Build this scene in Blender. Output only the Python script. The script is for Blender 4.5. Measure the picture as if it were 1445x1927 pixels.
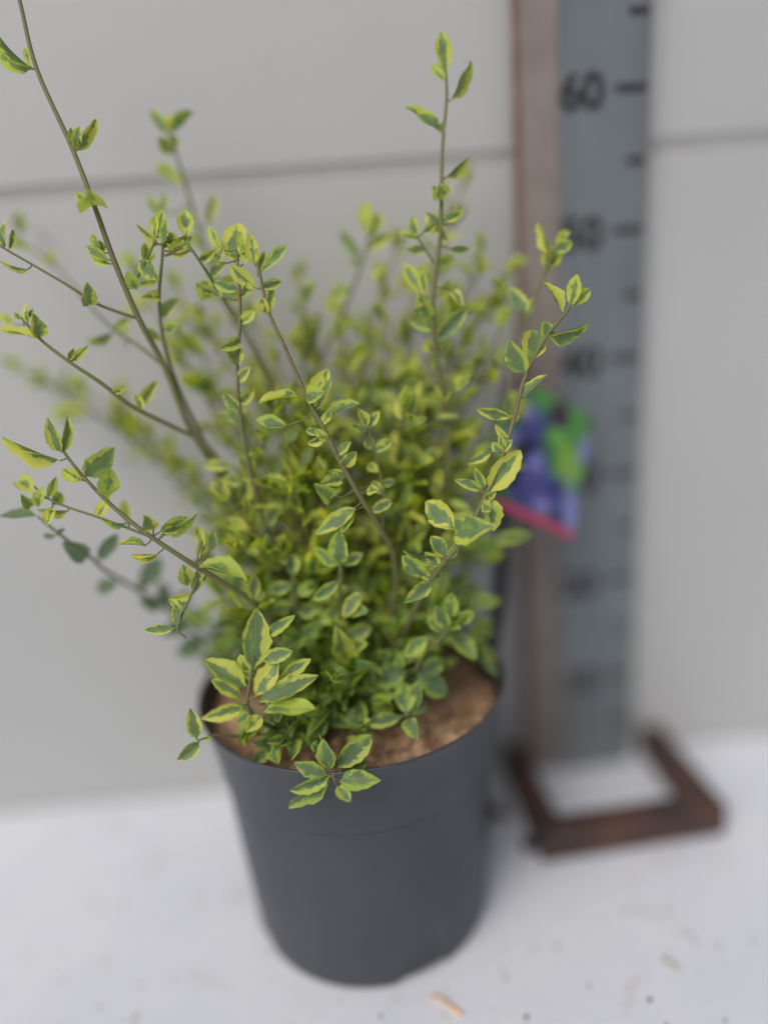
import bpy, bmesh, math, random
from mathutils import Vector, Matrix, noise

random.seed(11)
R = math.radians
for o in list(bpy.data.objects):
    bpy.data.objects.remove(o)
scene = bpy.context.scene
COL = scene.collection

# ------------------------------------------------------------------ camera
PW, PH, FPX = 1445.0, 1927.0, 1450.0          # photograph size and focal length in its pixels
TH, ROLL, CH = 0.323, 0.080, 0.497            # pitch down, roll, height in metres
_f = Vector((0, math.cos(TH), -math.sin(TH)))
_d = Vector((0, -math.sin(TH), -math.cos(TH)))
_r = Vector((1, 0, 0))
c_, s_ = math.cos(ROLL), math.sin(ROLL)
AX = c_ * _r + s_ * _d                        # image right
AD = -s_ * _r + c_ * _d                       # image down
AF = _f                                       # forward
CAM = Vector((0, 0, CH))

cam_data = bpy.data.cameras.new('camera')
cam = bpy.data.objects.new('camera', cam_data)
COL.objects.link(cam)
rot = Matrix((AX, -AD, -AF)).transposed()
cam.matrix_world = Matrix.Translation(CAM) @ rot.to_4x4()
cam_data.sensor_fit = 'VERTICAL'
cam_data.sensor_height = 36.0
cam_data.lens = FPX / PH * 36.0
cam_data.clip_start = 0.02
cam_data.clip_end = 200
cam_data.dof.use_dof = True
cam_data.dof.focus_distance = 0.470
cam_data.dof.aperture_fstop = 0.56
cam_data.dof.aperture_blades = 0
scene.camera = cam

# ------------------------------------------------------------------ light
world = bpy.data.worlds.new('World')
scene.world = world
world.use_nodes = True
wn = world.node_tree
for n in list(wn.nodes):
    wn.nodes.remove(n)
sky = wn.nodes.new('ShaderNodeTexSky')
sky.sky_type = 'NISHITA'
sky.sun_disc = False
SUN = Vector((-0.46, -0.74, 0.92)).normalized()
sky.sun_elevation = math.asin(SUN.z)
sky.sun_rotation = math.atan2(SUN.x, SUN.y)
sky.dust_density = 7.0
sky.air_density = 0.45
sky.ozone_density = 1.0
bg = wn.nodes.new('ShaderNodeBackground')
bg.inputs[1].default_value = 0.14
wo = wn.nodes.new('ShaderNodeOutputWorld')
wn.links.new(sky.outputs[0], bg.inputs[0])
wn.links.new(bg.outputs[0], wo.inputs[0])
sun_d = bpy.data.lights.new('sun', 'SUN')
sun_d.energy = 1.4
sun_d.angle = R(36)
sun_d.color = (1.0, 0.97, 0.93)
sun = bpy.data.objects.new('sun', sun_d)
COL.objects.link(sun)
sun.rotation_euler = (-SUN).to_track_quat('-Z', 'Y').to_euler()
sun.location = SUN * 3
scene.view_settings.view_transform = 'Standard'
scene.view_settings.look = 'None'
scene.view_settings.gamma = 1.0
scene.view_settings.use_curve_mapping = False
scene.view_settings.exposure = -0.65
scene.cycles.use_denoising = True
scene.cycles.max_bounces = 8
scene.cycles.transparent_max_bounces = 8
scene.cycles.caustics_reflective = False
scene.cycles.caustics_refractive = False


# ------------------------------------------------------------------ pixel helpers
def pix(u, v, d):
    """photo pixel + distance along the view axis (m) -> world point"""
    return CAM + AF * d + AX * ((u - PW / 2) / FPX * d) + AD * ((v - PH / 2) / FPX * d)


def ground(u, v, z=0.0):
    ray = AF + AX * ((u - PW / 2) / FPX) + AD * ((v - PH / 2) / FPX)
    return CAM + ray * ((z - CAM.z) / ray.z)


def to_pix(p):
    q = p - CAM
    z = q.dot(AF)
    return (PW / 2 + FPX * q.dot(AX) / z, PH / 2 + FPX * q.dot(AD) / z, z)


# ------------------------------------------------------------------ object helpers
def tag(o, label=None, cat=None, group=None, kind=None):
    if label: o['label'] = label
    if cat: o['category'] = cat
    if group: o['group'] = group
    if kind: o['kind'] = kind
    return o


def empty(name, loc, rz=0.0):
    o = bpy.data.objects.new(name, None)
    o.location = loc
    o.rotation_euler.z = rz
    o.empty_display_size = 0.02
    COL.objects.link(o)
    return o


def link_mesh(name, me, mat=None, parent=None, smooth=False):
    if mat is not None and not me.materials:
        me.materials.append(mat)
    if smooth:
        for p in me.polygons:
            p.use_smooth = True
    o = bpy.data.objects.new(name, me)
    COL.objects.link(o)
    if parent:
        o.parent = parent
    return o


def from_bm(name, bm, mat=None, parent=None, smooth=False):
    me = bpy.data.meshes.new(name)
    bm.normal_update()
    bm.to_mesh(me)
    bm.free()
    return link_mesh(name, me, mat, parent, smooth)


def box(bm, x0, x1, y0, y1, z0, z1, bevel=0.0, seg=2):
    t = bmesh.new()
    bmesh.ops.create_cube(t, size=1)
    for v in t.verts:
        v.co = Vector(((x0 + x1) / 2 + v.co.x * (x1 - x0), (y0 + y1) / 2 + v.co.y * (y1 - y0), (z0 + z1) / 2 + v.co.z * (z1 - z0)))
    if bevel:
        bmesh.ops.bevel(t, geom=list(t.edges), offset=bevel, segments=seg, profile=0.5, affect='EDGES')
    m = bpy.data.meshes.new('tmp')
    t.to_mesh(m)
    t.free()
    bm.from_mesh(m)
    bpy.data.meshes.remove(m)


# ------------------------------------------------------------------ node helpers
class NT:
    def __init__(self, name):
        self.mat = bpy.data.materials.new(name)
        self.mat.use_nodes = True
        self.t = self.mat.node_tree
        self.bsdf = self.t.nodes['Principled BSDF']
        self.out = self.t.nodes['Material Output']

    def n(self, kind, **kw):
        nd = self.t.nodes.new(kind)
        for k, v in kw.items():
            if k.startswith('i_'):
                key = k[2:]
                nd.inputs[int(key) if key.isdigit() else key].default_value = v
            else:
                setattr(nd, k, v)
        return nd

    def l(self, a, b):
        self.t.links.new(a, b)

    def math(self, op, a, b=None, c=None, clamp=False):
        nd = self.t.nodes.new('ShaderNodeMath')
        nd.operation = op
        nd.use_clamp = clamp
        for i, x in enumerate((a, b, c)):
            if x is None:
                continue
            if isinstance(x, (int, float)):
                nd.inputs[i].default_value = x
            else:
                self.l(x, nd.inputs[i])
        return nd.outputs[0]

    def mix(self, fac, a, b):
        nd = self.t.nodes.new('ShaderNodeMix')
        nd.data_type = 'RGBA'
        for sock, x in ((nd.inputs[0], fac), (nd.inputs[6], a), (nd.inputs[7], b)):
            if isinstance(x, (int, float)):
                sock.default_value = x
            elif isinstance(x, tuple):
                sock.default_value = (*x, 1) if len(x) == 3 else x
            else:
                self.l(x, sock)
        return nd.outputs[2]

    def smooth(self, x, lo, hi):
        nd = self.t.nodes.new('ShaderNodeMapRange')
        nd.interpolation_type = 'SMOOTHSTEP'
        self.l(x, nd.inputs[0])
        for i, y in ((1, lo), (2, hi)):
            if isinstance(y, (int, float)):
                nd.inputs[i].default_value = y
            else:
                self.l(y, nd.inputs[i])
        return nd.outputs[0]

    def noise(self, vec, scale, detail=2.0, rough=0.5, dim='3D', w=None):
        nd = self.t.nodes.new('ShaderNodeTexNoise')
        nd.noise_dimensions = dim
        if vec is not None:
            self.l(vec, nd.inputs['Vector'])
        if w is not None:
            self.l(w, nd.inputs['W'])
        nd.inputs['Scale'].default_value = scale
        nd.inputs['Detail'].default_value = detail
        nd.inputs['Roughness'].default_value = rough
        return nd.outputs[0]

    def bump(self, h, strength=0.2, dist=0.001):
        nd = self.t.nodes.new('ShaderNodeBump')
        nd.inputs['Strength'].default_value = strength
        nd.inputs['Distance'].default_value = dist
        self.l(h, nd.inputs['Height'])
        self.l(nd.outputs[0], self.bsdf.inputs['Normal'])
        return nd.outputs[0]

    def coords(self):
        return self.t.nodes.new('ShaderNodeTexCoord')


def plain(name, col, rough=0.5, metal=0.0, var=0.0, scale=60, bump=0.0):
    m = NT(name)
    tc = m.coords().outputs['Object']
    if var:
        f = m.noise(tc, scale, 4, 0.6)
        a = tuple(x * (1 - var) for x in col)
        b = tuple(min(1, x * (1 + var)) for x in col)
        m.l(m.mix(m.smooth(f, 0.3, 0.7), a, b), m.bsdf.inputs['Base Color'])
    else:
        m.bsdf.inputs['Base Color'].default_value = (*col, 1)
    m.bsdf.inputs['Roughness'].default_value = rough
    m.bsdf.inputs['Metallic'].default_value = metal
    if bump:
        m.bump(m.noise(tc, scale * 3, 4, 0.6), bump, 0.001)
    return m.mat


# ------------------------------------------------------------------ materials
def mat_floor():
    m = NT('white_painted_concrete')
    tc = m.coords().outputs['Object']
    big = m.noise(tc, 7, 4, 0.6)
    base = m.mix(m.smooth(big, 0.3, 0.72), (0.68, 0.735, 0.825), (0.74, 0.785, 0.85))
    blot = m.noise(tc, 38, 3, 0.55)
    base = m.mix(m.math('MULTIPLY', m.smooth(blot, 0.57, 0.70), 0.5), base, (0.55, 0.54, 0.53))
    vo = m.n('ShaderNodeTexVoronoi', feature='F1')
    vo.inputs['Scale'].default_value = 75
    m.l(tc, vo.inputs['Vector'])
    dots = m.math('SUBTRACT', 1.0, m.smooth(vo.outputs['Distance'], 0.08, 0.17))
    sel = m.smooth(m.noise(tc, 21, 2, 0.5), 0.50, 0.60)
    base = m.mix(m.math('MULTIPLY', m.math('MULTIPLY', dots, sel), 0.85), base, (0.24, 0.22, 0.20))
    m.l(base, m.bsdf.inputs['Base Color'])
    m.bsdf.inputs['Roughness'].default_value = 0.55
    m.bump(m.noise(tc, 260, 5, 0.65), 0.25, 0.001)
    return m.mat


def mat_wall():
    m = NT('pale_grey_coated_panel')
    tc = m.coords().outputs['Object']
    base = m.mix(m.smooth(m.noise(tc, 3.0, 3, 0.5), 0.3, 0.7), (0.440, 0.462, 0.465), (0.470, 0.491, 0.493))
    base = m.mix(m.math('MULTIPLY', m.smooth(m.noise(tc, 45, 4, 0.6), 0.6, 0.75), 0.15), base, (0.40, 0.395, 0.385))
    m.l(base, m.bsdf.inputs['Base Color'])
    m.bsdf.inputs['Roughness'].default_value = 0.5
    m.bump(m.noise(tc, 220, 4, 0.6), 0.12, 0.001)
    return m.mat


def mat_leaf(name, variegated=True, older=False):
    m = NT(name)
    uvn = m.t.nodes.new('ShaderNodeUVMap')
    sep = m.t.nodes.new('ShaderNodeSeparateXYZ')
    m.l(uvn.outputs[0], sep.inputs[0])
    u = m.math('MULTIPLY', m.math('SUBTRACT', sep.outputs[0], 0.5), 2.0)     # -1..1 across
    v = sep.outputs[1]                                                       # 0..1 along
    au = m.math('ABSOLUTE', u)
    att = m.n('ShaderNodeAttribute', attribute_name='rnd', attribute_type='GEOMETRY')
    oi = m.t.nodes.new('ShaderNodeObjectInfo')
    seed = m.math('ADD', m.math('MULTIPLY', att.outputs['Fac'], 91.7), m.math('MULTIPLY', oi.outputs['Random'], 57.3))
    r1 = m.math('FRACT', m.math('MULTIPLY', seed, 1.37))
    r2 = m.math('FRACT', m.math('MULTIPLY', seed, 2.91))
    # lateral-vein direction: the pattern runs outward and forward
    vec = m.t.nodes.new('ShaderNodeCombineXYZ')
    m.l(m.math('MULTIPLY', u, 1.3), vec.inputs[0])
    m.l(m.math('MULTIPLY', m.math('SUBTRACT', v, m.math('MULTIPLY', au, 0.22)), 6.5), vec.inputs[1])
    m.l(seed, vec.inputs[2])
    nz = m.noise(vec.outputs[0], 1.0, 2.5, 0.6)
    if variegated:
        tip = m.math('MULTIPLY', m.math('POWER', v, 4.0), 0.28)
        lowv = m.t.nodes.new('ShaderNodeCombineXYZ')
        m.l(m.math('MULTIPLY', u, 0.8), lowv.inputs[0]); m.l(m.math('MULTIPLY', v, 2.2), lowv.inputs[1]); m.l(m.math('ADD', seed, 31.0), lowv.inputs[2])
        low = m.math('MULTIPLY', m.math('SUBTRACT', m.noise(lowv.outputs[0], 1.0, 1.0, 0.5), 0.5), 1.5)
        r3 = m.math('FRACT', m.math('MULTIPLY', seed, 4.73))
        asym = m.math('MULTIPLY', u, m.math('MULTIPLY', m.math('SUBTRACT', r3, 0.5), 0.75))
        e = m.math('ADD', m.math('ADD', m.math('ADD', au, tip), m.math('ADD', low, asym)), m.math('MULTIPLY', m.math('SUBTRACT', nz, 0.5), 0.95))
        thr = m.math('ADD', 0.32 if older else 0.14, m.math('MULTIPLY', r1, 0.42 if older else 0.60))
        ye = m.smooth(e, thr, m.math('ADD', thr, 0.07))
        mid = m.smooth(e, m.math('SUBTRACT', thr, 0.35), m.math('SUBTRACT', thr, 0.26))
        vec2 = m.t.nodes.new('ShaderNodeCombineXYZ')
        m.l(u, vec2.inputs[0]); m.l(m.math('MULTIPLY', v, 2.0), vec2.inputs[1]); m.l(m.math('ADD', seed, 13.0), vec2.inputs[2])
        patch = m.smooth(m.noise(vec2.outputs[0], 1.6, 2, 0.5), 0.42, 0.58)
        green = m.mix(m.math('MULTIPLY', mid, patch), (0.055, 0.135, 0.048) if older else (0.055, 0.132, 0.062), (0.20, 0.40, 0.035))
        yel = m.mix(r2, (0.38, 0.62, 0.03), (0.62, 0.76, 0.04)) if older else m.mix(r2, (0.55, 0.76, 0.03), (0.90, 0.87, 0.06))
        yel = m.mix(m.math('MULTIPLY', m.smooth(nz, 0.45, 0.7), 0.4), yel, (0.62, 0.72, 0.08) if older else (0.90, 0.84, 0.16))
        col = m.mix(ye, green, yel)
        # scorched brown fleck on the rim of some leaves
        burn = m.math('MULTIPLY', m.smooth(m.noise(vec.outputs[0], 2.2, 2, 0.5), 0.68, 0.74), m.smooth(au, 0.75, 0.95))
        col = m.mix(m.math('MULTIPLY', burn, 0.55), col, (0.20, 0.13, 0.06))
    else:
        col = m.mix(m.smooth(nz, 0.35, 0.65), (0.085, 0.155, 0.085), (0.12, 0.205, 0.105))
    # midrib
    rib = m.math('SUBTRACT', 1.0, m.smooth(au, 0.03, 0.085))
    col = m.mix(m.math('MULTIPLY', rib, 0.55), col, (0.24, 0.34, 0.13))
    # paler underside
    geo = m.t.nodes.new('ShaderNodeNewGeometry')
    under = m.mix(0.45, col, (0.22, 0.30, 0.17))
    col = m.mix(geo.outputs['Backfacing'], col, under)
    m.l(col, m.bsdf.inputs['Base Color'])
    m.bsdf.inputs['Roughness'].default_value = 0.45
    m.bsdf.inputs['Specular IOR Level'].default_value = 0.35
    # lateral veins as relief
    wv = m.math('SINE', m.math('MULTIPLY', m.math('SUBTRACT', v, m.math('MULTIPLY', au, 0.28)), 56.0))
    h = m.math('ADD', m.math('MULTIPLY', wv, 0.35), m.math('MULTIPLY', rib, -1.0))
    nb = m.bump(h, 0.35, 0.0003)
    tr = m.t.nodes.new('ShaderNodeBsdfTranslucent')
    m.l(m.mix(0.3 if older else 0.5, col, (0.72, 0.85, 0.03)) if variegated else col, tr.inputs[0])
    ms = m.t.nodes.new('ShaderNodeMixShader')
    ms.inputs[0].default_value = 0.28
    m.l(m.bsdf.outputs[0], ms.inputs[1])
    m.l(tr.outputs[0], ms.inputs[2])
    m.l(ms.outputs[0], m.out.inputs['Surface'])
    return m.mat


def mat_stem():
    m = NT('olive_bark')
    tc = m.coords().outputs['Object']
    f = m.noise(tc, 40, 4, 0.6)
    col = m.mix(m.smooth(f, 0.35, 0.68), (0.135, 0.165, 0.055), (0.16, 0.140, 0.062))
    col = m.mix(m.smooth(m.noise(tc, 160, 2, 0.5), 0.62, 0.75), col, (0.17, 0.075, 0.045))
    m.l(col, m.bsdf.inputs['Base Color'])
    m.bsdf.inputs['Roughness'].default_value = 0.6
    m.bump(m.noise(tc, 500, 3, 0.6), 0.4, 0.0006)
    return m.mat


def mat_soil():
    m = NT('coir_potting_mix')
    tc = m.coords().outputs['Object']
    f = m.noise(tc, 130, 5, 0.7)
    col = m.mix(m.smooth(f, 0.3, 0.7), (0.16, 0.095, 0.058), (0.62, 0.41, 0.25))
    col = m.mix(m.smooth(m.noise(tc, 55, 3, 0.6), 0.5, 0.68), col, (0.72, 0.50, 0.32))
    m.l(col, m.bsdf.inputs['Base Color'])
    m.bsdf.inputs['Roughness'].default_value = 0.95
    m.bump(m.noise(tc, 420, 5, 0.7), 0.9, 0.002)
    return m.mat


def mat_pot():
    m = NT('dark_grey_pot_plastic')
    tc = m.coords().outputs['Object']
    col = m.mix(m.smooth(m.noise(tc, 16, 4, 0.6), 0.3, 0.7), (0.046, 0.052, 0.063), (0.055, 0.062, 0.074))
    dust = m.smooth(m.noise(tc, 90, 5, 0.65), 0.62, 0.8)
    col = m.mix(m.math('MULTIPLY', dust, 0.22), col, (0.19, 0.185, 0.18))
    m.l(col, m.bsdf.inputs['Base Color'])
    rr = m.t.nodes.new('ShaderNodeMapRange')
    m.l(m.noise(tc, 25, 4, 0.6), rr.inputs[0])
    rr.inputs[3].default_value = 0.40
    rr.inputs[4].default_value = 0.55
    m.l(rr.outputs[0], m.bsdf.inputs['Roughness'])
    m.bump(m.noise(tc, 700, 3, 0.6), 0.12, 0.0006)
    return m.mat


def mat_card():
    """printed photo of blue-violet flower spikes over green leaves, with a pink strip along the foot"""
    m = NT('printed_flower_card')
    uvn = m.t.nodes.new('ShaderNodeUVMap')
    dn = m.n('ShaderNodeTexNoise')
    dn.inputs['Scale'].default_value = 7
    dn.inputs['Detail'].default_value = 3
    m.l(uvn.outputs[0], dn.inputs['Vector'])
    off = m.n('ShaderNodeVectorMath', operation='SCALE')
    sub = m.n('ShaderNodeVectorMath', operation='SUBTRACT')
    m.l(dn.outputs['Color'], sub.inputs[0]); sub.inputs[1].default_value = (0.5, 0.5, 0.5)
    m.l(sub.outputs[0], off.inputs[0]); off.inputs['Scale'].default_value = 0.16
    add = m.n('ShaderNodeVectorMath', operation='ADD')
    m.l(uvn.outputs[0], add.inputs[0]); m.l(off.outputs[0], add.inputs[1])
    col = m.mix(m.smooth(m.noise(add.outputs[0], 5, 2, 0.5), 0.4, 0.6), (0.03, 0.13, 0.06), (0.10, 0.30, 0.05))

    def blob(col, cx, cy, rx, ry, rotd, rgb, soft=0.5):
        s = m.n('ShaderNodeVectorMath', operation='SUBTRACT')
        m.l(add.outputs[0], s.inputs[0]); s.inputs[1].default_value = (cx, cy, 0)
        sp = m.t.nodes.new('ShaderNodeSeparateXYZ')
        m.l(s.outputs[0], sp.inputs[0])
        c, si = math.cos(R(rotd)), math.sin(R(rotd))
        X = m.math('ADD', m.math('MULTIPLY', sp.outputs[0], c / rx), m.math('MULTIPLY', sp.outputs[1], si / rx))
        Y = m.math('ADD', m.math('MULTIPLY', sp.outputs[0], -si / ry), m.math('MULTIPLY', sp.outputs[1], c / ry))
        dd = m.math('SQRT', m.math('ADD', m.math('MULTIPLY', X, X), m.math('MULTIPLY', Y, Y)))
        return m.mix(m.math('SUBTRACT', 1.0, m.smooth(dd, 1 - soft, 1 + soft * 0.3)), col, rgb)
    col = blob(col, 0.08, 0.93, 0.16, 0.16, 0, (0.20, 0.13, 0.17))
    col = blob(col, 0.60, 0.86, 0.14, 0.13, 0, (0.05, 0.02, 0.06))
    col = blob(col, 0.36, 0.93, 0.10, 0.14, 0, (0.09, 0.30, 0.06))
    col = blob(col, 0.84, 0.88, 0.10, 0.16, 20, (0.10, 0.33, 0.05))
    col = blob(col, 0.80, 0.55, 0.17, 0.21, 25, (0.22, 0.44, 0.06))
    col = blob(col, 0.62, 0.70, 0.12, 0.10, 0, (0.16, 0.40, 0.07))
    for cx, cy, rx, ry, ro in ((0.34, 0.66, 0.17, 0.26, 12), (0.28, 0.36, 0.22, 0.22, 30), (0.52, 0.32, 0.16, 0.24, 20), (0.70, 0.24, 0.20, 0.15, 40), (0.45, 0.16, 0.3, 0.10, 0)):
        col = blob(col, cx, cy, rx, ry, ro, (0.085, 0.085, 0.30), 0.6)
    for cx, cy, rx, ry, ro in ((0.44, 0.44, 0.10, 0.10, 0), (0.93, 0.20, 0.12, 0.26, 10), (0.95, 0.72, 0.09, 0.16, 0), (0.60, 0.14, 0.11, 0.07, 0), (0.26, 0.80, 0.09, 0.07, 0), (0.15, 0.55, 0.08, 0.08, 0)):
        col = blob(col, cx, cy, rx, ry, ro, (0.26, 0.26, 0.62), 0.8)
    for cx, cy, rx, ry, ro in ((0.72, 0.33, 0.12, 0.07, 0), (0.78, 0.12, 0.13, 0.07, 0), (0.20, 0.30, 0.08, 0.08, 0), (0.36, 0.56, 0.07, 0.09, 0)):
        col = blob(col, cx, cy, rx, ry, ro, (0.035, 0.03, 0.17), 0.8)
    vo = m.n('ShaderNodeTexVoronoi', feature='F1')
    vo.inputs['Scale'].default_value = 22
    m.l(uvn.outputs[0], vo.inputs['Vector'])
    col = m.mix(m.math('MULTIPLY', m.math('SUBTRACT', 1.0, m.smooth(vo.outputs['Distance'], 0.1, 0.5)), 0.22), col, (0.30, 0.33, 0.55))
    sp = m.t.nodes.new('ShaderNodeSeparateXYZ')
    m.l(uvn.outputs[0], sp.inputs[0])
    strip = m.math('SUBTRACT', 1.0, m.smooth(sp.outputs[1], 0.070, 0.078))
    col = m.mix(strip, col, (0.46, 0.075, 0.16))
    m.l(col, m.bsdf.inputs['Base Color'])
    m.bsdf.inputs['Roughness'].default_value = 0.35
    return m.mat


def mat_rust():
    m = NT('rusty_brown_steel')
    tc = m.coords().outputs['Object']
    f = m.noise(tc, 28, 5, 0.65)
    col = m.mix(m.smooth(f, 0.35, 0.66), (0.045, 0.036, 0.035), (0.115, 0.058, 0.044))
    col = m.mix(m.smooth(m.noise(tc, 120, 4, 0.6), 0.6, 0.75), col, (0.16, 0.075, 0.045))
    m.l(col, m.bsdf.inputs['Base Color'])
    m.bsdf.inputs['Roughness'].default_value = 0.6
    m.bsdf.inputs['Metallic'].default_value = 0.25
    m.bump(m.noise(tc, 300, 4, 0.6), 0.4, 0.001)
    return m.mat


def mat_plate():
    m = NT('brushed_grey_scale_plate')
    tc = m.coords().outputs['Object']
    mp = m.n('ShaderNodeMapping')
    mp.inputs['Scale'].default_value = (14, 14, 2.5)
    m.l(tc, mp.inputs[0])
    f = m.noise(mp.outputs[0], 4, 4, 0.6)
    col = m.mix(m.smooth(f, 0.3, 0.7), (0.155, 0.184, 0.198), (0.190, 0.222, 0.238))
    m.l(col, m.bsdf.inputs['Base Color'])
    m.bsdf.inputs['Roughness'].default_value = 0.42
    m.bsdf.inputs['Metallic'].default_value = 0.15
    return m.mat


M_FLOOR, M_WALL = mat_floor(), mat_wall()
M_LEAF, M_GREEN = mat_leaf('variegated_leaf'), mat_leaf('plain_green_leaf', False)
M_OLD = mat_leaf('older_greener_leaf', True, True)
M_STEM, M_SOIL, M_POT, M_CARD = mat_stem(), mat_soil(), mat_pot(), mat_card()
M_RUST, M_PLATE = mat_rust(), mat_plate()
M_POST = plain('taupe_steel_post', (0.235, 0.205, 0.185), 0.5, 0.1, 0.12, 30, 0.2)
M_INK = plain('black_scale_ink', (0.022, 0.023, 0.026), 0.5, 0, 0.3, 60)
M_GAP = plain('dark_joint_seal', (0.36, 0.37, 0.37), 0.8, 0, 0.04, 40)
M_STAKE = plain('black_plastic_stake', (0.022, 0.022, 0.024), 0.4, 0, 0.2, 50, 0.1)
M_STRAW = plain('dry_straw', (0.74, 0.50, 0.30), 0.7, 0, 0.25, 150, 0.3)
M_CHIP = plain('pale_dry_leaf', (0.46, 0.45, 0.36), 0.8, 0, 0.2, 150, 0.3)
M_CRUMB = plain('dark_soil_crumb', (0.05, 0.04, 0.032), 0.95, 0, 0.4, 300, 0.5)
M_BOLT = plain('blackened_bolt', (0.022, 0.022, 0.03), 0.4, 0.4, 0.2, 60)

# ------------------------------------------------------------------ floor and wall
bm = bmesh.new()
bmesh.ops.create_grid(bm, x_segments=8, y_segments=8, size=6)
floor = from_bm('floor', bm, M_FLOOR)
floor.location = (0, -4.5, 0)
tag(floor, 'white painted concrete floor with small specks', kind='structure')

WYAW, WY, SEAM = 0.037, 0.655, 0.561
wall = empty('wall', (0, WY, 0), WYAW)
tag(wall, 'pale grey panelled wall with one horizontal joint', kind='structure')
bm = bmesh.new(); box(bm, -3, 3, 0.0017, 0.05, -0.01, 1.70)
from_bm('backing', bm, M_GAP, wall)
bm = bmesh.new(); box(bm, -3, 3, 0.0, 0.03, 0.006, SEAM - 0.0050, 0.001, 3)
from_bm('panel', bm, M_WALL, wall)
bm = bmesh.new(); box(bm, -3, 3, 0.0, 0.03, SEAM + 0.0050, 1.68, 0.001, 3)
from_bm('panel', bm, M_WALL, wall)

# ------------------------------------------------------------------ measuring stand
SY = 0.104
stand = empty('measuring_stand', (0.1535, 0.637, 0), SY)
tag(stand, 'tall grey height gauge with black numerals on a rusty square frame foot', 'height gauge')
# post: a shallow folded profile, its left flange turned back
prof = [(-0.0290, 0.0075), (-0.0275, 0.0050), (-0.002, 0.0012), (0.0705, 0.0012), (0.0725, 0.003), (0.0725, 0.013), (-0.0290, 0.013)]
bm = bmesh.new()
lo = [bm.verts.new((x, y, 0.004)) for x, y in prof]
hi = [bm.verts.new((x, y, 1.02)) for x, y in prof]
n = len(prof)
for i in range(n):
    bm.faces.new((lo[i], lo[(i + 1) % n], hi[(i + 1) % n], hi[i]))
bm.faces.new(lo[::-1]); bm.faces.new(hi)
from_bm('post', bm, M_POST, stand)
bm = bmesh.new(); box(bm, 0.0, 0.0695, -0.0012, 0.0008, 0.0, 1.01, 0.0004, 1)
plate = from_bm('scale_plate', bm, M_PLATE, stand)
bm = bmesh.new(); box(bm, -0.0312, -0.0290, 0.004, 0.0135, 0.003, 1.02, 0.0005, 1)
from_bm('edge_strip', bm, plain('rust_edge', (0.22, 0.125, 0.09), 0.6, 0.1, 0.3, 40), stand)
for cmv in range(5, 100, 5):
    big = cmv % 10 == 0
    x0 = 0.0435 if big else 0.0535
    bm = bmesh.new(); box(bm, x0, 0.0680, -0.0017, -0.0010, cmv / 100 - 0.0026, cmv / 100 + 0.0026)
    from_bm('tick_mark', bm, M_INK, plate)
    if big:
        cu = bpy.data.curves.new('num', 'FONT')
        cu.body = str(cmv)
        cu.size = 0.0345
        cu.extrude = 0.0003
        cu.offset = 0.0011
        cu.align_x = 'CENTER'
        to = bpy.data.objects.new('tmp_text', cu)
        COL.objects.link(to)
        dg = bpy.context.evaluated_depsgraph_get()
        me = bpy.data.meshes.new_from_object(to.evaluated_get(dg))
        bpy.data.objects.remove(to)
        me.materials.clear()
        o = link_mesh('numeral', me, M_INK, plate)
        o.rotation_euler = (R(90), 0, 0)
        o.location = (0.0175, -0.00135, cmv / 100 - 0.0125)
FX, FW, FD, FH, BT = -0.0570, 0.1635, 0.114, 0.031, 0.022
frame = bpy.data.objects
for nm, b in (('front_bar', (FX, FX + FW, -FD, -FD + BT)), ('side_bar', (FX, FX + BT, -FD + BT + 0.0005, 0.010)), ('side_bar', (FX + FW - BT, FX + FW, -FD + BT + 0.0005, 0.010))):
    bm = bmesh.new(); box(bm, b[0], b[1], b[2], b[3], 0.001, FH, 0.0022, 2)
    from_bm(nm, bm, M_RUST, stand)
bm = bmesh.new()
bmesh.ops.create_cone(bm, cap_ends=True, segments=6, radius1=0.006, radius2=0.0055, depth=0.012)
bolt = from_bm('bolt', bm, M_BOLT, stand)
bolt.rotation_euler = (0, R(90), 0)
bolt.location = (FX - 0.0055, -FD + 0.016, 0.0085)

# ------------------------------------------------------------------ pot
PX, PY, PHT = -0.0339, 0.506, 0.201
pot = empty('plant_pot', (PX, PY, 0))
pot.scale = (1.02, 1.02, 1.0)
tag(pot, 'round dark grey plastic nursery pot holding the shrub', 'plant pot')
SEG = 128
NOTCH = [R(a) for a in (-67, 23, 113, 203)]


def lathe(profile, notch=False):
    bm = bmesh.new()
    rings = []
    for k, (r, z) in enumerate(profile):
        ring = []
        for i in range(SEG):
            a = 2 * math.pi * i / SEG
            zz, rr = z, r
            if notch and z < 0.0105:
                for nc in NOTCH:
                    da = (a - nc + math.pi) % (2 * math.pi) - math.pi
                    w = R(13)
                    if abs(da) < w:
                        t = min(1.0, (w - abs(da)) / R(4.5))
                        t = t * t * (3 - 2 * t)
                        zz = z + (0.0105 - z) * t
                        rr = r + (0.0870 - r) * t * 0.35
            ring.append(bm.verts.new((rr * math.cos(a), rr * math.sin(a), zz)))
        rings.append(ring)
    for a, b in zip(rings, rings[1:]):
        for i in range(SEG):
            j = (i + 1) % SEG
            bm.faces.new((a[i], a[j], b[j], b[i]))
    return bm


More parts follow.
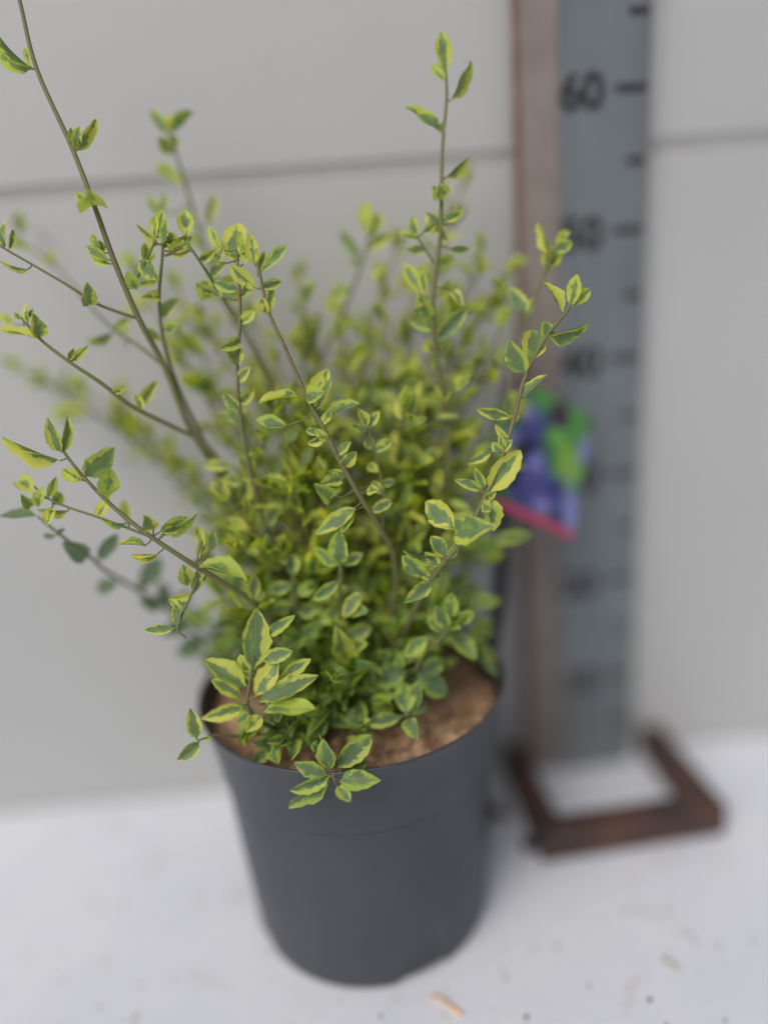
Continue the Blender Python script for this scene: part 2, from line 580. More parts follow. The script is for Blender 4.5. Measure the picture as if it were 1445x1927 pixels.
body_prof = [(0.086, 0.0015), (0.0885, 0.0), (0.0900, 0.002), (0.0912, 0.007), (0.0916, 0.011), (0.0940, 0.05), (0.0968, 0.10), (0.0988, 0.143),
             (0.0990, 0.1455)]
b = from_bm('body', lathe(body_prof, True), M_POT, pot, True)
collar_prof = [(0.0985, 0.1450), (0.1000, 0.1455), (0.1008, 0.1470), (0.1012, 0.1500), (0.1034, 0.170), (0.1066, 0.189), (0.1088, 0.1965), (0.1100, 0.1990), (0.1106, 0.2002),
               (0.1102, 0.2013), (0.1090, 0.2012), (0.1080, 0.1995), (0.1050, 0.188), (0.1018, 0.170), (0.0990, 0.150), (0.0960, 0.12), (0.09, 0.118)]
from_bm('rim', lathe(collar_prof), M_POT, pot, True)
bm = lathe([(0.087, 0.0030), (0.0875, 0.0105), (0.02, 0.0105), (0.001, 0.0105)])
from_bm('base', bm, M_POT, pot, True)

# ------------------------------------------------------------------ soil
SZ = 0.184
bm = bmesh.new()
rings = []
NR, NA = 26, 84
for k in range(NR + 1):
    r = 0.1052 * k / NR
    ring = []
    for i in range(NA):
        a = 2 * math.pi * i / NA
        p = Vector((r * math.cos(a), r * math.sin(a), 0))
        h = noise.noise(p * 45) * 0.0028 + noise.noise(p * 150) * 0.0022 + noise.noise(p * 380) * 0.0013 + 0.006 * (1 - (k / NR) ** 2)
        edge = max(0, k / NR - 0.94) / 0.06
        ring.append(bm.verts.new((p.x, p.y, h - 0.004 * edge)))
    rings.append(ring)
for a, b_ in zip(rings, rings[1:]):
    for i in range(NA):
        j = (i + 1) % NA
        bm.faces.new((a[i], a[j], b_[j], b_[i]))
rs = random.Random(5)
for k in range(900):
    r, a = 0.103 * math.sqrt(rs.random()), rs.uniform(0, 2 * math.pi)
    p = Vector((r * math.cos(a), r * math.sin(a), 0))
    h = noise.noise(p * 45) * 0.0028 + noise.noise(p * 150) * 0.0022 + 0.006 * (1 - (r / 0.105) ** 2)
    s = rs.uniform(0.0008, 0.0034)
    mt = Matrix.Translation((p.x, p.y, h + s * 0.3)) @ Matrix.Rotation(rs.uniform(0, 6.28), 4, Vector((rs.uniform(-1, 1), rs.uniform(-1, 1), 1)).normalized()) @ Matrix.Diagonal((s * rs.uniform(0.8, 2.6), s, s * 0.7, 1))
    bmesh.ops.create_icosphere(bm, subdivisions=1, radius=1, matrix=mt)
soil = from_bm('potting_soil', bm, M_SOIL, None, False)
soil.location = (PX, PY, SZ)
tag(soil, 'brown crumbly coir soil filling the dark grey pot', 'soil', kind='stuff')
# ------------------------------------------------------------------ shrub: tools
BASE = Vector((PX, PY, SZ))
shrub = empty('variegated_shrub', BASE)
tag(shrub, 'leafy shrub with yellow edged green leaves growing in the pot', 'shrub')


def catmull(pts, per=5):
    out = []
    P = [pts[0] * 2 - pts[1]] + list(pts) + [pts[-1] * 2 - pts[-2]]
    for i in range(1, len(P) - 2):
        a, b, c, d = P[i - 1], P[i], P[i + 1], P[i + 2]
        for k in range(per):
            t = k / per
            out.append(0.5 * ((2 * b) + (c - a) * t + (2 * a - 5 * b + 4 * c - d) * t * t + (3 * b - a - 3 * c + d) * t ** 3))
    out.append(pts[-1].copy())
    return out


def tube(verts, faces, pts, r0, r1, sides=6):
    base = len(verts)
    n = len(pts)
    for k, p in enumerate(pts):
        t = (pts[min(k + 1, n - 1)] - pts[max(k - 1, 0)])
        t = t.normalized() if t.length > 1e-9 else Vector((0, 0, 1))
        s = t.cross(Vector((0.31, 0.82, 0.47))).normalized()
        q = t.cross(s)
        r = r0 + (r1 - r0) * k / max(1, n - 1)
        for i in range(sides):
            a = 2 * math.pi * i / sides
            verts.append(p + (s * math.cos(a) + q * math.sin(a)) * r)
    for k in range(n - 1):
        for i in range(sides):
            j = (i + 1) % sides
            faces.append((base + k * sides + i, base + k * sides + j, base + (k + 1) * sides + j, base + (k + 1) * sides + i))
    faces.append(tuple(base + (n - 1) * sides + i for i in range(sides)))


NV = 11                                        # rows along a leaf
US = (-1.0, 0.0, 1.0)
ROWS = (0, 0.07, 0.16, 0.26, 0.37, 0.48, 0.59, 0.70, 0.81, 0.91, 1.0)


def leaf_grid(rg):
    """points (along 0..1, across, normal) of one unit leaf + uv"""
    p = rg.uniform(0.74, 1.15)
    fold = R(rg.uniform(12, 50))
    curl = rg.choice((rg.uniform(-0.10, 0.12), rg.uniform(0.10, 0.38)))
    wav, ph, kk = rg.uniform(0.02, 0.09), rg.uniform(0, 6.28), rg.uniform(7, 13)
    side = rg.uniform(-0.09, 0.09)
    twist = rg.uniform(-0.5, 0.5)
    sharp = rg.uniform(0.62, 0.95)
    pts, uvs = [], []
    for j in range(NV):
        v = ROWS[j]
        if j == 0: hw = 0.03
        elif j == NV - 1: hw = 0.03
        else:
            hw = 0.5 * max(0.0, math.sin(math.pi * (0.02 + 0.96 * v) ** p)) ** sharp
        if j == 1: hw *= 0.5
        for u in US:
            jag = 1 + ((0.055 if (j + (u > 0)) % 2 else -0.045) + rg.uniform(-0.05, 0.05) if u else 0)
            y = u * hw * jag
            z = abs(y) * math.tan(fold) - curl * v * v + (wav * math.sin(kk * v + ph + (1.5 if u > 0 else 0)) * abs(u)) + twist * y * (v - 0.4)
            pts.append((v, y + side * v * v, z))
            uvs.append((0.5 + u / 2, v))
    return pts, uvs


LF = []
for j in range(NV - 1):
    for i in range(2):
        a = j * 3 + i
        LF.append((a, a + 1, a + 4, a + 3))
LEAF_SHAPES = [leaf_grid(random.Random(100 + k)) for k in range(30)]
LEAF_MESH = []
for k, (pts, uvs) in enumerate(LEAF_SHAPES):
    me = bpy.data.meshes.new('leaf')
    me.from_pydata([Vector(p) for p in pts], [], LF)
    me.uv_layers.new(name='UVMap')
    for lp in me.loops:
        me.uv_layers[0].data[lp.index].uv = uvs[lp.vertex_index]
    at = me.attributes.new('rnd', 'FLOAT', 'POINT')
    for d in at.data:
        d.value = (k * 0.618) % 1
    for pl in me.polygons:
        pl.use_smooth = True
    me.materials.append(M_LEAF)
    LEAF_MESH.append(me)

LEAVES = []       # (matrix, stem index or None, key, variant, green)


def leaf_matrix(base, tip, width, nrm):
    A = tip - base
    L = A.length
    A = A / L
    N = (nrm - A * nrm.dot(A))
    N = N.normalized() if N.length > 1e-6 else A.orthogonal().normalized()
    Y = N.cross(A)
    zsc = 0.5 * (L * 0.6 + width)
    m = Matrix((A * L, Y * width, N * zsc)).transposed().to_4x4()
    m.translation = base
    return m


rk = random.Random(77)


def key_leaf(bx, by, tx, ty, w, d, stem=None, green=False, roll=None):
    L = math.hypot(tx - bx, ty - by)
    ratio = w / L
    tilt = rk.uniform(-0.25, 0.25) * L
    rl = rk.uniform(-22, 22)
    wr = w * 1.02
    if ratio < 0.30:
        wr = L * 0.40
        rl = math.degrees(math.acos(min(0.98, max(0.12, ratio / 0.40)))) * rk.choice((-1, 1))
    elif ratio > 0.62:
        Lr = w / 0.56
        tilt = math.sqrt(max(0, Lr * Lr - L * L)) * rk.choice((-1, 1, -1))
    if roll is not None: rl = roll
    base = pix(bx, by, d)
    tip = pix(tx, ty, d + tilt / FPX * d)
    view = (CAM - base).normalized()
    A = (tip - base).normalized()
    N = (view - A * view.dot(A)).normalized()
    N = Matrix.Rotation(R(rl), 3, A) @ N
    LEAVES.append([leaf_matrix(base, tip, wr / FPX * d, N), stem, True, rk.randrange(30), green])
    return base


STEMS = []        # list of dict(verts, faces, pts)


def stem(ctrl, r0=0.0019, r1=0.0008, root=True):
    """ctrl: (u, v, depth cm) from root to tip"""
    P = [pix(u, v, d / 100) for u, v, d in ctrl]
    for p in P:
        p.y = min(p.y, 0.628 + 0.037 * p.x)
    pts = catmull(P, 6)
    S = dict(verts=[], faces=[], pts=pts, tw=[])
    tube(S['verts'], S['faces'], pts, r0, r1, 7)
    # nodes: slight swellings
    STEMS.append(S)
    return len(STEMS) - 1


def twig(si, ctrl, r0=0.0011, r1=0.0006):
    S = STEMS[si]
    P = [pix(u, v, d / 100) for u, v, d in ctrl]
    near = min(S['pts'], key=lambda p: (p - P[0]).length)
    P[0] = near.copy()
    pts = catmull(P, 5)
    tube(S['verts'], S['faces'], pts, r0, r1, 6)
    S['pts'] = S['pts'] + pts


def leaves(si, d, rows, green=False):
    """rows: bx,by,tx,ty,w[,depth]"""
    S = STEMS[si]
    for row in rows:
        bx, by, tx, ty, w = row[:5]
        dd = (row[5] if len(row) > 5 else d) / 100
        # depth follows the stem next to the leaf
        best, bd = None, 1e9
        for p in S['pts']:
            x, y, z = to_pix(p)
            q = math.hypot(x - bx, y - by)
            if q < bd:
                bd, best = q, p
        if len(row) <= 5 and bd < 60:
            dd = to_pix(best)[2]
        b0 = key_leaf(bx, by, tx, ty, w, dd, si, green)
        if 5 < bd < 70:
            A = (pix(tx, ty, dd) - b0).normalized()
            mid = (best + b0) / 2 - A * (best - b0).length * 0.1
            tube(S['verts'], S['faces'], [best, mid, b0 + A * 0.001], 0.0006, 0.00045, 5)


# ------------------------------------------------------------------ shrub: stems seen in the photograph
s1 = stem([(625, 1345, 57), (575, 1150, 56), (470, 985, 54), (385, 850, 52), (350, 790, 51), (310, 690, 50), (262, 600, 48.5), (215, 490, 47.5), (180, 392, 47), (135, 275, 47), (70, 130, 47), (40, 10, 47), (14, -95, 47)], 0.0026, 0.0011)
leaves(s1, 47, [(64, 130, -14, 78, 20), (58, 128, 48, 88, 13), (141, 285, 187, 224, 24), (137, 280, 133, 240, 14), (142, 284, 150, 238, 20),
                (178, 388, 163, 357, 52), (178, 390, 140, 362, 18), (212, 498, 170, 485, 18), (205, 490, 160, 462, 20), (190, 470, 172, 438, 14), (196, 478, 186, 450, 14)])
twig(s1, [(247, 545, 48), (262, 515, 48), (285, 470, 47.5), (300, 430, 47.5)])
leaves(s1, 47.5, [(303, 445, 303, 390, 26), (302, 462, 257, 424, 17), (307, 462, 312, 412, 18), (292, 452, 290, 405, 18), (275, 500, 274, 455, 26), (262, 490, 298, 527, 30), (258, 545, 242, 515, 26), (262, 535, 298, 528, 14)])
twig(s1, [(262, 603, 48.5), (225, 588, 48), (180, 570, 47.5), (130, 538, 47), (60, 497, 47), (5, 465, 47), (-30, 440, 47)])
leaves(s1, 47, [(166, 575, 168, 537, 30), (10, 470, 4, 412, 13), (55, 508, -8, 497, 12), (172, 572, 160, 545, 16), (12, 462, -10, 430, 16), (18, 470, 28, 430, 13)])
twig(s1, [(305, 690, 50.5), (260, 650, 51), (215, 620, 52), (172, 578, 53), (115, 510, 55), (60, 470, 56), (15, 450, 57)])
leaves(s1, 54, [(213, 625, 160, 642, 15), (213, 622, 248, 598, 15), (105, 500, 90, 480, 30), (60, 470, 15, 452, 18), (38, 440, 34, 395, 24, 58), (235, 640, 230, 600, 18, 56)])

s2 = stem([(610, 1340, 57), (520, 1080, 55), (430, 900, 52), (385, 835, 51), (330, 805, 50), (250, 765, 48.5), (190, 720, 47.5), (130, 680, 47), (75, 637, 47), (42, 598, 47)], 0.0022, 0.0008)
leaves(s2, 47, [(68, 636, -6, 617, 18), (75, 637, 63, 592, 30), (55, 610, 46, 568, 12), (42, 600, 26, 588, 12), (30, 612, -5, 590, 18, 51), (135, 680, 166, 650, 17), (130, 678, 140, 655, 12), (210, 740, 236, 728, 15), (262, 770, 295, 715, 22, 50), (268, 772, 255, 740, 16), (50, 605, 62, 580, 10)])

s4 = stem([(600, 1345, 55), (545, 1240, 52), (480, 1140, 50), (412, 1092, 48.5), (345, 1050, 47.5), (275, 1003, 47), (215, 955, 47), (165, 905, 47), (122, 852, 47), (108, 815, 47)], 0.0022, 0.0008)
leaves(s4, 47, [(116, 868, 4, 826, 24), (118, 852, 88, 786, 26), (120, 852, 131, 784, 22), (160, 898, 214, 843, 46), (200, 938, 208, 882, 40), (157, 905, 114, 884, 24), (155, 905, 130, 890, 12),
                (240, 985, 188, 985, 12), (290, 997, 270, 968, 28), (300, 1002, 352, 975, 28), (310, 1005, 372, 968, 18), (303, 1008, 330, 990, 20), (275, 1028, 222, 1018, 11), (300, 1042, 246, 1046, 11),
                (372, 1068, 466, 1080, 24), (355, 1102, 345, 1068, 30), (365, 1118, 318, 1130, 17), (368, 1112, 372, 1076, 24), (385, 1030, 368, 990, 22), (392, 1040, 405, 1000, 22), (372, 1050, 385, 1010, 18)])
twig(s4, [(375, 1072, 48), (360, 1120, 47.5), (335, 1180, 47), (350, 1200, 47)], 0.0008, 0.0006)
leaves(s4, 47, [(333, 1180, 336, 1126, 20), (330, 1182, 270, 1188, 20), (340, 1150, 320, 1125, 14)])
twig(s4, [(290, 1003, 47.5), (190, 975, 47.5), (130, 955, 48), (85, 935, 48), (65, 915, 48)], 0.0008, 0.0006)
leaves(s4, 48, [(66, 930, 29, 897, 34), (58, 955, 40, 932, 24), (72, 955, 78, 918, 22), (90, 938, 107, 898, 18), (98, 950, 120, 925, 26), (130, 962, 72, 958, 16), (100, 955, 88, 985, 22), (185, 975, 205, 930, 24), (240, 985, 232, 940, 20, 51)])
leaves(s4, 47.5, [(472, 1148, 438, 1074, 38), (476, 1132, 478, 1080, 24), (478, 1128, 498, 1112, 15), (470, 1140, 455, 1105, 18)])

s5 = stem([(590, 1350, 60), (500, 1290, 60), (400, 1212, 59), (322, 1152, 57.5), (255, 1108, 55.5), (200, 1075, 53), (170, 1048, 51.5), (112, 1005, 50), (72, 972, 49.5)], 0.0020, 0.0008)
leaves(s5, 50, [(72, 972, -2, 965, 19), (168, 1048, 118, 1022, 36), (186, 1056, 219, 1004, 26), (106, 1008, 82, 1010, 12), (112, 1005, 122, 995, 10), (222, 1098, 180, 1108, 28), (270, 1100, 302, 1052, 36),
                (262, 1110, 280, 1090, 26), (320, 1150, 300, 1095, 26), (300, 1140, 262, 1130, 28), (330, 1155, 352, 1110, 26), (350, 1180, 380, 1150, 34), (350, 1180, 310, 1190, 34), (385, 1205, 340, 1230, 38), (390, 1210, 430, 1180, 34), (405, 1220, 395, 1265, 36)], True)

s6 = stem([(665, 1340, 56), (735, 1160, 53), (742, 1060, 51), (720, 1003, 49.5), (682, 942, 48), (642, 872, 47.2), (602, 793, 47), (575, 742, 47), (540, 662, 47), (505, 585, 47), (490, 520, 47), (478, 470, 47)], 0.0021, 0.0009)
leaves(s6, 47, [(491, 512, 541, 460, 24), (494, 542, 530, 528, 20), (503, 592, 513, 540, 20), (503, 590, 492, 562, 20), (486, 545, 432, 498, 30), (480, 500, 470, 440, 26), (484, 520, 500, 470, 16), (478, 475, 466, 455, 16),
                (562, 748, 488, 748, 13), (614, 786, 673, 752, 20), (600, 765, 614, 692, 42), (585, 745, 612, 702, 26), (596, 802, 602, 762, 28), (542, 802, 481, 790, 26), (575, 745, 600, 740, 34),
                (645, 880, 668, 848, 26), (640, 902, 604, 912, 28), (650, 892, 618, 888, 16), (612, 820, 580, 838, 18), (618, 830, 590, 805, 18), (632, 858, 660, 830, 18), (622, 940, 592, 912, 32), (690, 925, 712, 922, 20), (700, 965, 735, 940, 22), (670, 955, 596, 1008, 32), (668, 960, 640, 1000, 20), (610, 812, 575, 812, 16), (605, 800, 625, 770, 18)])
twig(s6, [(715, 1000, 49.5), (720, 920, 49), (705, 850, 48.5), (690, 800, 48)], 0.0009, 0.0006)
leaves(s6, 48, [(690, 805, 678, 768, 22), (692, 805, 712, 772, 20), (690, 812, 662, 800, 16), (705, 850, 735, 828, 22), (705, 848, 688, 820, 22), (716, 910, 745, 905, 18), (712, 890, 690, 870, 20), (722, 930, 700, 905, 18)])

s7 = stem([(625, 1340, 57), (560, 1130, 54), (490, 960, 51), (455, 800, 49), (447, 700, 48), (452, 600, 47.3), (450, 530, 47), (445, 470, 47)], 0.0018, 0.0008)
leaves(s7, 47, [(416, 472, 391, 424, 20), (447, 498, 440, 420, 50), (462, 478, 452, 436, 22), (405, 495, 421, 464, 17), (458, 500, 472, 452, 24), (450, 545, 400, 532, 22), (452, 560, 475, 530, 18), (420, 560, 370, 530, 34, 49), (452, 640, 420, 655, 24), (449, 690, 428, 640, 30), (446, 720, 470, 690, 20), (450, 610, 480, 585, 22), (452, 770, 420, 740, 24), (448, 760, 480, 730, 24)])

s8 = stem([(615, 1340, 58), (520, 1100, 56), (420, 900, 53), (340, 740, 51), (308, 640, 50), (300, 560, 49), (306, 480, 47.8), (306, 440, 47.5)], 0.0018, 0.0008)
leaves(s8, 48, [(318, 482, 360, 444, 32), (320, 478, 352, 455, 20), (305, 470, 330, 440, 18), (352, 447, 348, 394, 30), (345, 470, 300, 437, 26), (360, 475, 342, 440, 16), (300, 560, 270, 560, 22), (303, 600, 335, 560, 26), (305, 640, 270, 620, 24), (310, 620, 335, 610, 24)])
s8b = stem([(635, 1340, 58), (590, 1000, 56), (530, 780, 53), (478, 660, 51), (420, 562, 49.5), (385, 505, 48), (358, 465, 47.5)], 0.0017, 0.0008)
leaves(s8b, 49, [(400, 560, 372, 535, 28), (410, 540, 440, 520, 22), (395, 520, 425, 490, 18), (375, 490, 405, 470, 18)])

s9 = stem([(640, 1340, 60), (590, 1080, 60), (540, 800, 58), (480, 660, 57), (420, 560, 56), (382, 455, 55), (360, 385, 54.3), (335, 300, 53.5), (320, 250, 53)], 0.0022, 0.0008)
leaves(s9, 53.5, [(318, 255, 279, 202, 20), (322, 252, 359, 205, 24), (322, 250, 318, 215, 18), (324, 288, 297, 262, 26), (322, 285, 330, 255, 18), (347, 352, 293, 308, 22), (393, 422, 407, 364, 20), (372, 425, 362, 395, 14), (302, 405, 276, 370, 16, 54), (304, 405, 312, 362, 14, 54), (398, 500, 425, 450, 26), (385, 470, 352, 440, 24), (425, 565, 470, 540, 26), (420, 560, 385, 545, 24), (455, 620, 440, 575, 26)])

s10 = stem([(690, 1340, 57), (790, 1140, 55), (832, 960, 53), (842, 810, 52), (830, 722, 51.2), (817, 645, 50.3), (815, 560, 49.7), (828, 445, 49.2), (830, 385, 49), (832, 285, 49), (840, 185, 49), (838, 130, 49)], 0.0024, 0.0008)
leaves(s10, 49, [(840, 138, 830, 58, 30), (839, 155, 812, 120, 20), (845, 192, 891, 116, 24), (831, 252, 767, 197, 22), (835, 255, 828, 225, 12), (838, 335, 880, 293, 17), (830, 378, 826, 345, 34), (832, 375, 812, 350, 14), (843, 452, 798, 398, 24), (845, 468, 884, 472, 17), (855, 420, 868, 383, 17), (838, 415, 868, 400, 20),
                 (795, 560, 760, 490, 27), (800, 562, 796, 508, 18), (808, 597, 788, 556, 36), (817, 642, 877, 574, 32), (850, 545, 872, 575, 20), (815, 620, 770, 605, 16), (812, 655, 790, 650, 20), (818, 670, 805, 640, 20), (815, 530, 785, 500, 20, 51), (820, 500, 855, 480, 24, 51), (822, 560, 850, 530, 22, 52)])
twig(s10, [(826, 500, 49.5), (800, 470, 49.5), (785, 445, 49.3), (778, 425, 49.2)], 0.0009, 0.0006)
leaves(s10, 49.3, [(781, 448, 774, 404, 19), (790, 450, 752, 437, 14), (795, 440, 822, 418, 16), (800, 470, 765, 470, 18)])

s11 = stem([(655, 1340, 60), (600, 1050, 59.5), (570, 850, 58), (600, 690, 56.5), (640, 600, 55.5), (680, 500, 54.5), (695, 440, 54)], 0.0020, 0.0008)
leaves(s11, 54.5, [(695, 445, 690, 378, 30), (698, 450, 716, 394, 24), (680, 480, 640, 432, 22), (676, 500, 656, 482, 28), (690, 470, 735, 440, 22), (660, 545, 620, 560, 24), (645, 590, 610, 565, 26), (625, 630, 665, 590, 26), (600, 680, 560, 640, 28), (600, 690, 590, 585, 30), (596, 690, 555, 610, 26)])

s12 = stem([(700, 1335, 56), (760, 1190, 52), (812, 1088, 48.5), (862, 1026, 47.2), (908, 945, 47), (942, 868, 47), (966, 790, 47), (987, 712, 47), (1022, 642, 47), (1062, 590, 47), (1078, 568, 47)], 0.0022, 0.0009)
leaves(s12, 47, [(990, 702, 957, 638, 40), (998, 684, 1004, 620, 46), (1022, 645, 1030, 604, 27), (1030, 632, 1109, 613, 21), (1075, 578, 1086, 516, 28), (1076, 576, 1109, 543, 24), (1057, 588, 1028, 528, 17),
                 (985, 748, 1029, 706, 15), (962, 786, 897, 770, 21), (964, 800, 970, 778, 18), (955, 830, 930, 800, 16), (925, 850, 880, 874, 17), (948, 855, 925, 832, 20), (945, 852, 962, 826, 15), (950, 850, 938, 818, 15),
                 (918, 926, 981, 846, 46), (912, 918, 892, 880, 17), (910, 922, 857, 902, 19), (905, 925, 884, 912, 14), (918, 936, 934, 924, 15), (922, 934, 930, 998, 38), (858, 996, 803, 942, 48), (855, 1010, 918, 988, 54),
                 (838, 1052, 812, 1008, 30), (832, 1050, 758, 1046, 20), (800, 1082, 760, 1050, 34), (812, 1092, 784, 1066, 20), (812, 1095, 760, 1134, 28), (845, 1050, 862, 1022, 17), (815, 1088, 836, 1080, 15), (828, 1065, 800, 1040, 22), (905, 945, 925, 960, 24)])
s12b = stem([(705, 1335, 58), (800, 1150, 56), (880, 980, 54), (935, 820, 52), (968, 690, 51), (996, 590, 50.2), (1026, 512, 50), (1040, 470, 50)], 0.0018, 0.0007)
leaves(s12b, 50, [(1026, 515, 1046, 468, 38), (1038, 478, 1013, 419, 18), (1040, 474, 1076, 454, 24), (1044, 466, 1071, 430, 17), (1030, 500, 1060, 480, 24), (994, 592, 955, 538, 28), (990, 600, 1002, 560, 14), (965, 690, 935, 660, 24, 53), (935, 690, 922, 675, 24, 53), (950, 740, 990, 760, 22, 53)])

s14 = stem([(575, 1360, 53), (520, 1370, 50), (482, 1352, 47.6), (466, 1325, 46.6), (470, 1285, 46.2), (478, 1240, 46)], 0.0020, 0.0007)
leaves(s14, 46.3, [(478, 1262, 485, 1146, 54, 46), (502, 1196, 553, 1160, 23, 46.8), (490, 1242, 549, 1226, 28, 46.3), (480, 1312, 520, 1242, 40, 46), (486, 1322, 596, 1266, 38, 45.8), (526, 1278, 582, 1240, 27, 47), (496, 1338, 594, 1330, 29, 46), (458, 1328, 378, 1352, 30, 46),
                   (456, 1314, 400, 1278, 30, 46.4), (462, 1292, 386, 1242, 40, 46.2), (470, 1272, 450, 1233, 25, 47), (492, 1346, 464, 1378, 27, 46.4), (468, 1342, 446, 1358, 20, 46), (474, 1250, 465, 1222, 18, 46.6), (455, 1290, 425, 1262, 18, 47), (500, 1330, 520, 1310, 16, 46.4), (480, 1275, 455, 1265, 16, 46.5)])

s15 = stem([(520, 1375, 51), (450, 1385, 49), (405, 1383, 47.6), (378, 1392, 47)], 0.0011, 0.0006)
leaves(s15, 47, [(370, 1392, 361, 1335, 28), (376, 1394, 334, 1432, 26), (380, 1390, 398, 1388, 10)])

s16 = stem([(650, 1385, 54), (645, 1400, 51), (636, 1425, 48.2), (626, 1462, 46.6)], 0.0013, 0.0008)
leaves(s16, 46.8, [(625, 1464, 543, 1518, 29), (620, 1460, 546, 1492, 26), (615, 1458, 553, 1438, 32), (622, 1450, 605, 1398, 36), (630, 1445, 700, 1384, 42), (638, 1470, 716, 1470, 38), (634, 1480, 657, 1509, 25), (640, 1460, 690, 1430, 30, 48)])

s17 = stem([(690, 1370, 56), (735, 1330, 52), (758, 1335, 50), (766, 1348, 49.4)], 0.0012, 0.0007)
leaves(s17, 49.5, [(757, 1347, 686, 1360, 29), (766, 1345, 760, 1284, 42), (770, 1344, 797, 1318, 27), (766, 1352, 780, 1388, 30), (775, 1330, 785, 1285, 32, 50.5)])
s18 = stem([(690, 1350, 56), (740, 1270, 53), (778, 1262, 51), (800, 1230, 50.4), (838, 1190, 50), (848, 1165, 50)], 0.0013, 0.0007)
leaves(s18, 51, [(786, 1268, 843, 1312, 44), (788, 1266, 834, 1240, 34), (765, 1262, 694, 1284, 44), (760, 1258, 705, 1255, 36), (775, 1240, 805, 1198, 29), (800, 1198, 764, 1238, 32, 50), (850, 1195, 897, 1240, 36, 52), (846, 1165, 850, 1118, 30), (840, 1180, 822, 1140, 30), (835, 1190, 805, 1160, 26), (880, 1130, 943, 1130, 28, 54), (925, 1022, 998, 1003, 28, 54), (930, 1020, 870, 1045, 26, 55), (880, 1130, 840, 1105, 24, 54)])
s19 = stem([(660, 1345, 56), (655, 1230, 52.5), (640, 1130, 50.2), (641, 1085, 49.6), (640, 1058, 49.4)], 0.0014, 0.0008)
leaves(s19, 49.6, [(640, 1060, 637, 1004, 38), (637, 1064, 589, 1030, 25), (645, 1064, 681, 1040, 24), (640, 1092, 588, 1128, 24), (682, 1112, 643, 1163, 27), (648, 1232, 638, 1190, 44, 51), (652, 1225, 685, 1210, 36, 51.5), (640, 1150, 600, 1170, 28), (645, 1140, 690, 1150, 30), (650, 1195, 620, 1165, 30), (652, 1200, 700, 1180, 30)])
s20 = stem([(620, 1345, 56), (580, 1230, 53), (552, 1120, 50.8), (552, 1075, 50.5)], 0.0013, 0.0007)
leaves(s20, 51, [(553, 1085, 549, 1040, 27), (552, 1100, 505, 1110, 27), (556, 1120, 600, 1100, 26), (552, 1140, 510, 1150, 28), (560, 1150, 610, 1140, 30), (565, 1190, 530, 1215, 34), (570, 1200, 600, 1170, 28), (575, 1225, 540, 1190, 30), (590, 1330, 600, 1390, 40, 50.5), (600, 1330, 560, 1370, 34, 51)])
s21 = stem([(610, 1365, 55), (560, 1385, 51.5), (520, 1395, 50), (505, 1405, 49.5)], 0.0011, 0.0006)
leaves(s21, 50, [(508, 1404, 520, 1432, 27), (508, 1404, 478, 1438, 24), (512, 1398, 480, 1395, 26), (525, 1392, 548, 1372, 28), (530, 1395, 500, 1370, 24), (545, 1385, 580, 1400, 30)])
s22 = stem([(600, 1340, 58), (540, 1150, 55.5), (490, 1000, 53), (462, 925, 51.5), (450, 890, 51)], 0.0015, 0.0007)
leaves(s22, 51.5, [(462, 905, 453, 953, 30), (462, 905, 420, 900, 24), (440, 876, 380, 873, 23), (450, 890, 490, 862, 26), (455, 895, 495, 900, 24), (475, 960, 450, 1000, 26), (480, 970, 510, 940, 28)])

# ------------------------------------------------------------------ shrub: inner growth
FILL_V, FILL_F = [], []
rf = random.Random(2024)
FILL = []


def add_fill_leaf(base, direction, L, W, up):
    N = up + Vector((rf.uniform(-.6, .6), rf.uniform(-.6, .6), rf.uniform(-.3, .3)))
    m = leaf_matrix(base, base + direction * L, W, N)
    if (base + direction * L).y > 0.640 + 0.037 * base.x or (base + direction * L).z < SZ + 0.002 \
            or any(((base + direction * L * k).xy - BASE.xy).length > 0.097 and (base + direction * L * k).z < 0.207 for k in (0, 0.5, 1)):
        return
    FILL.append([m, None, False, rf.randrange(30), False])


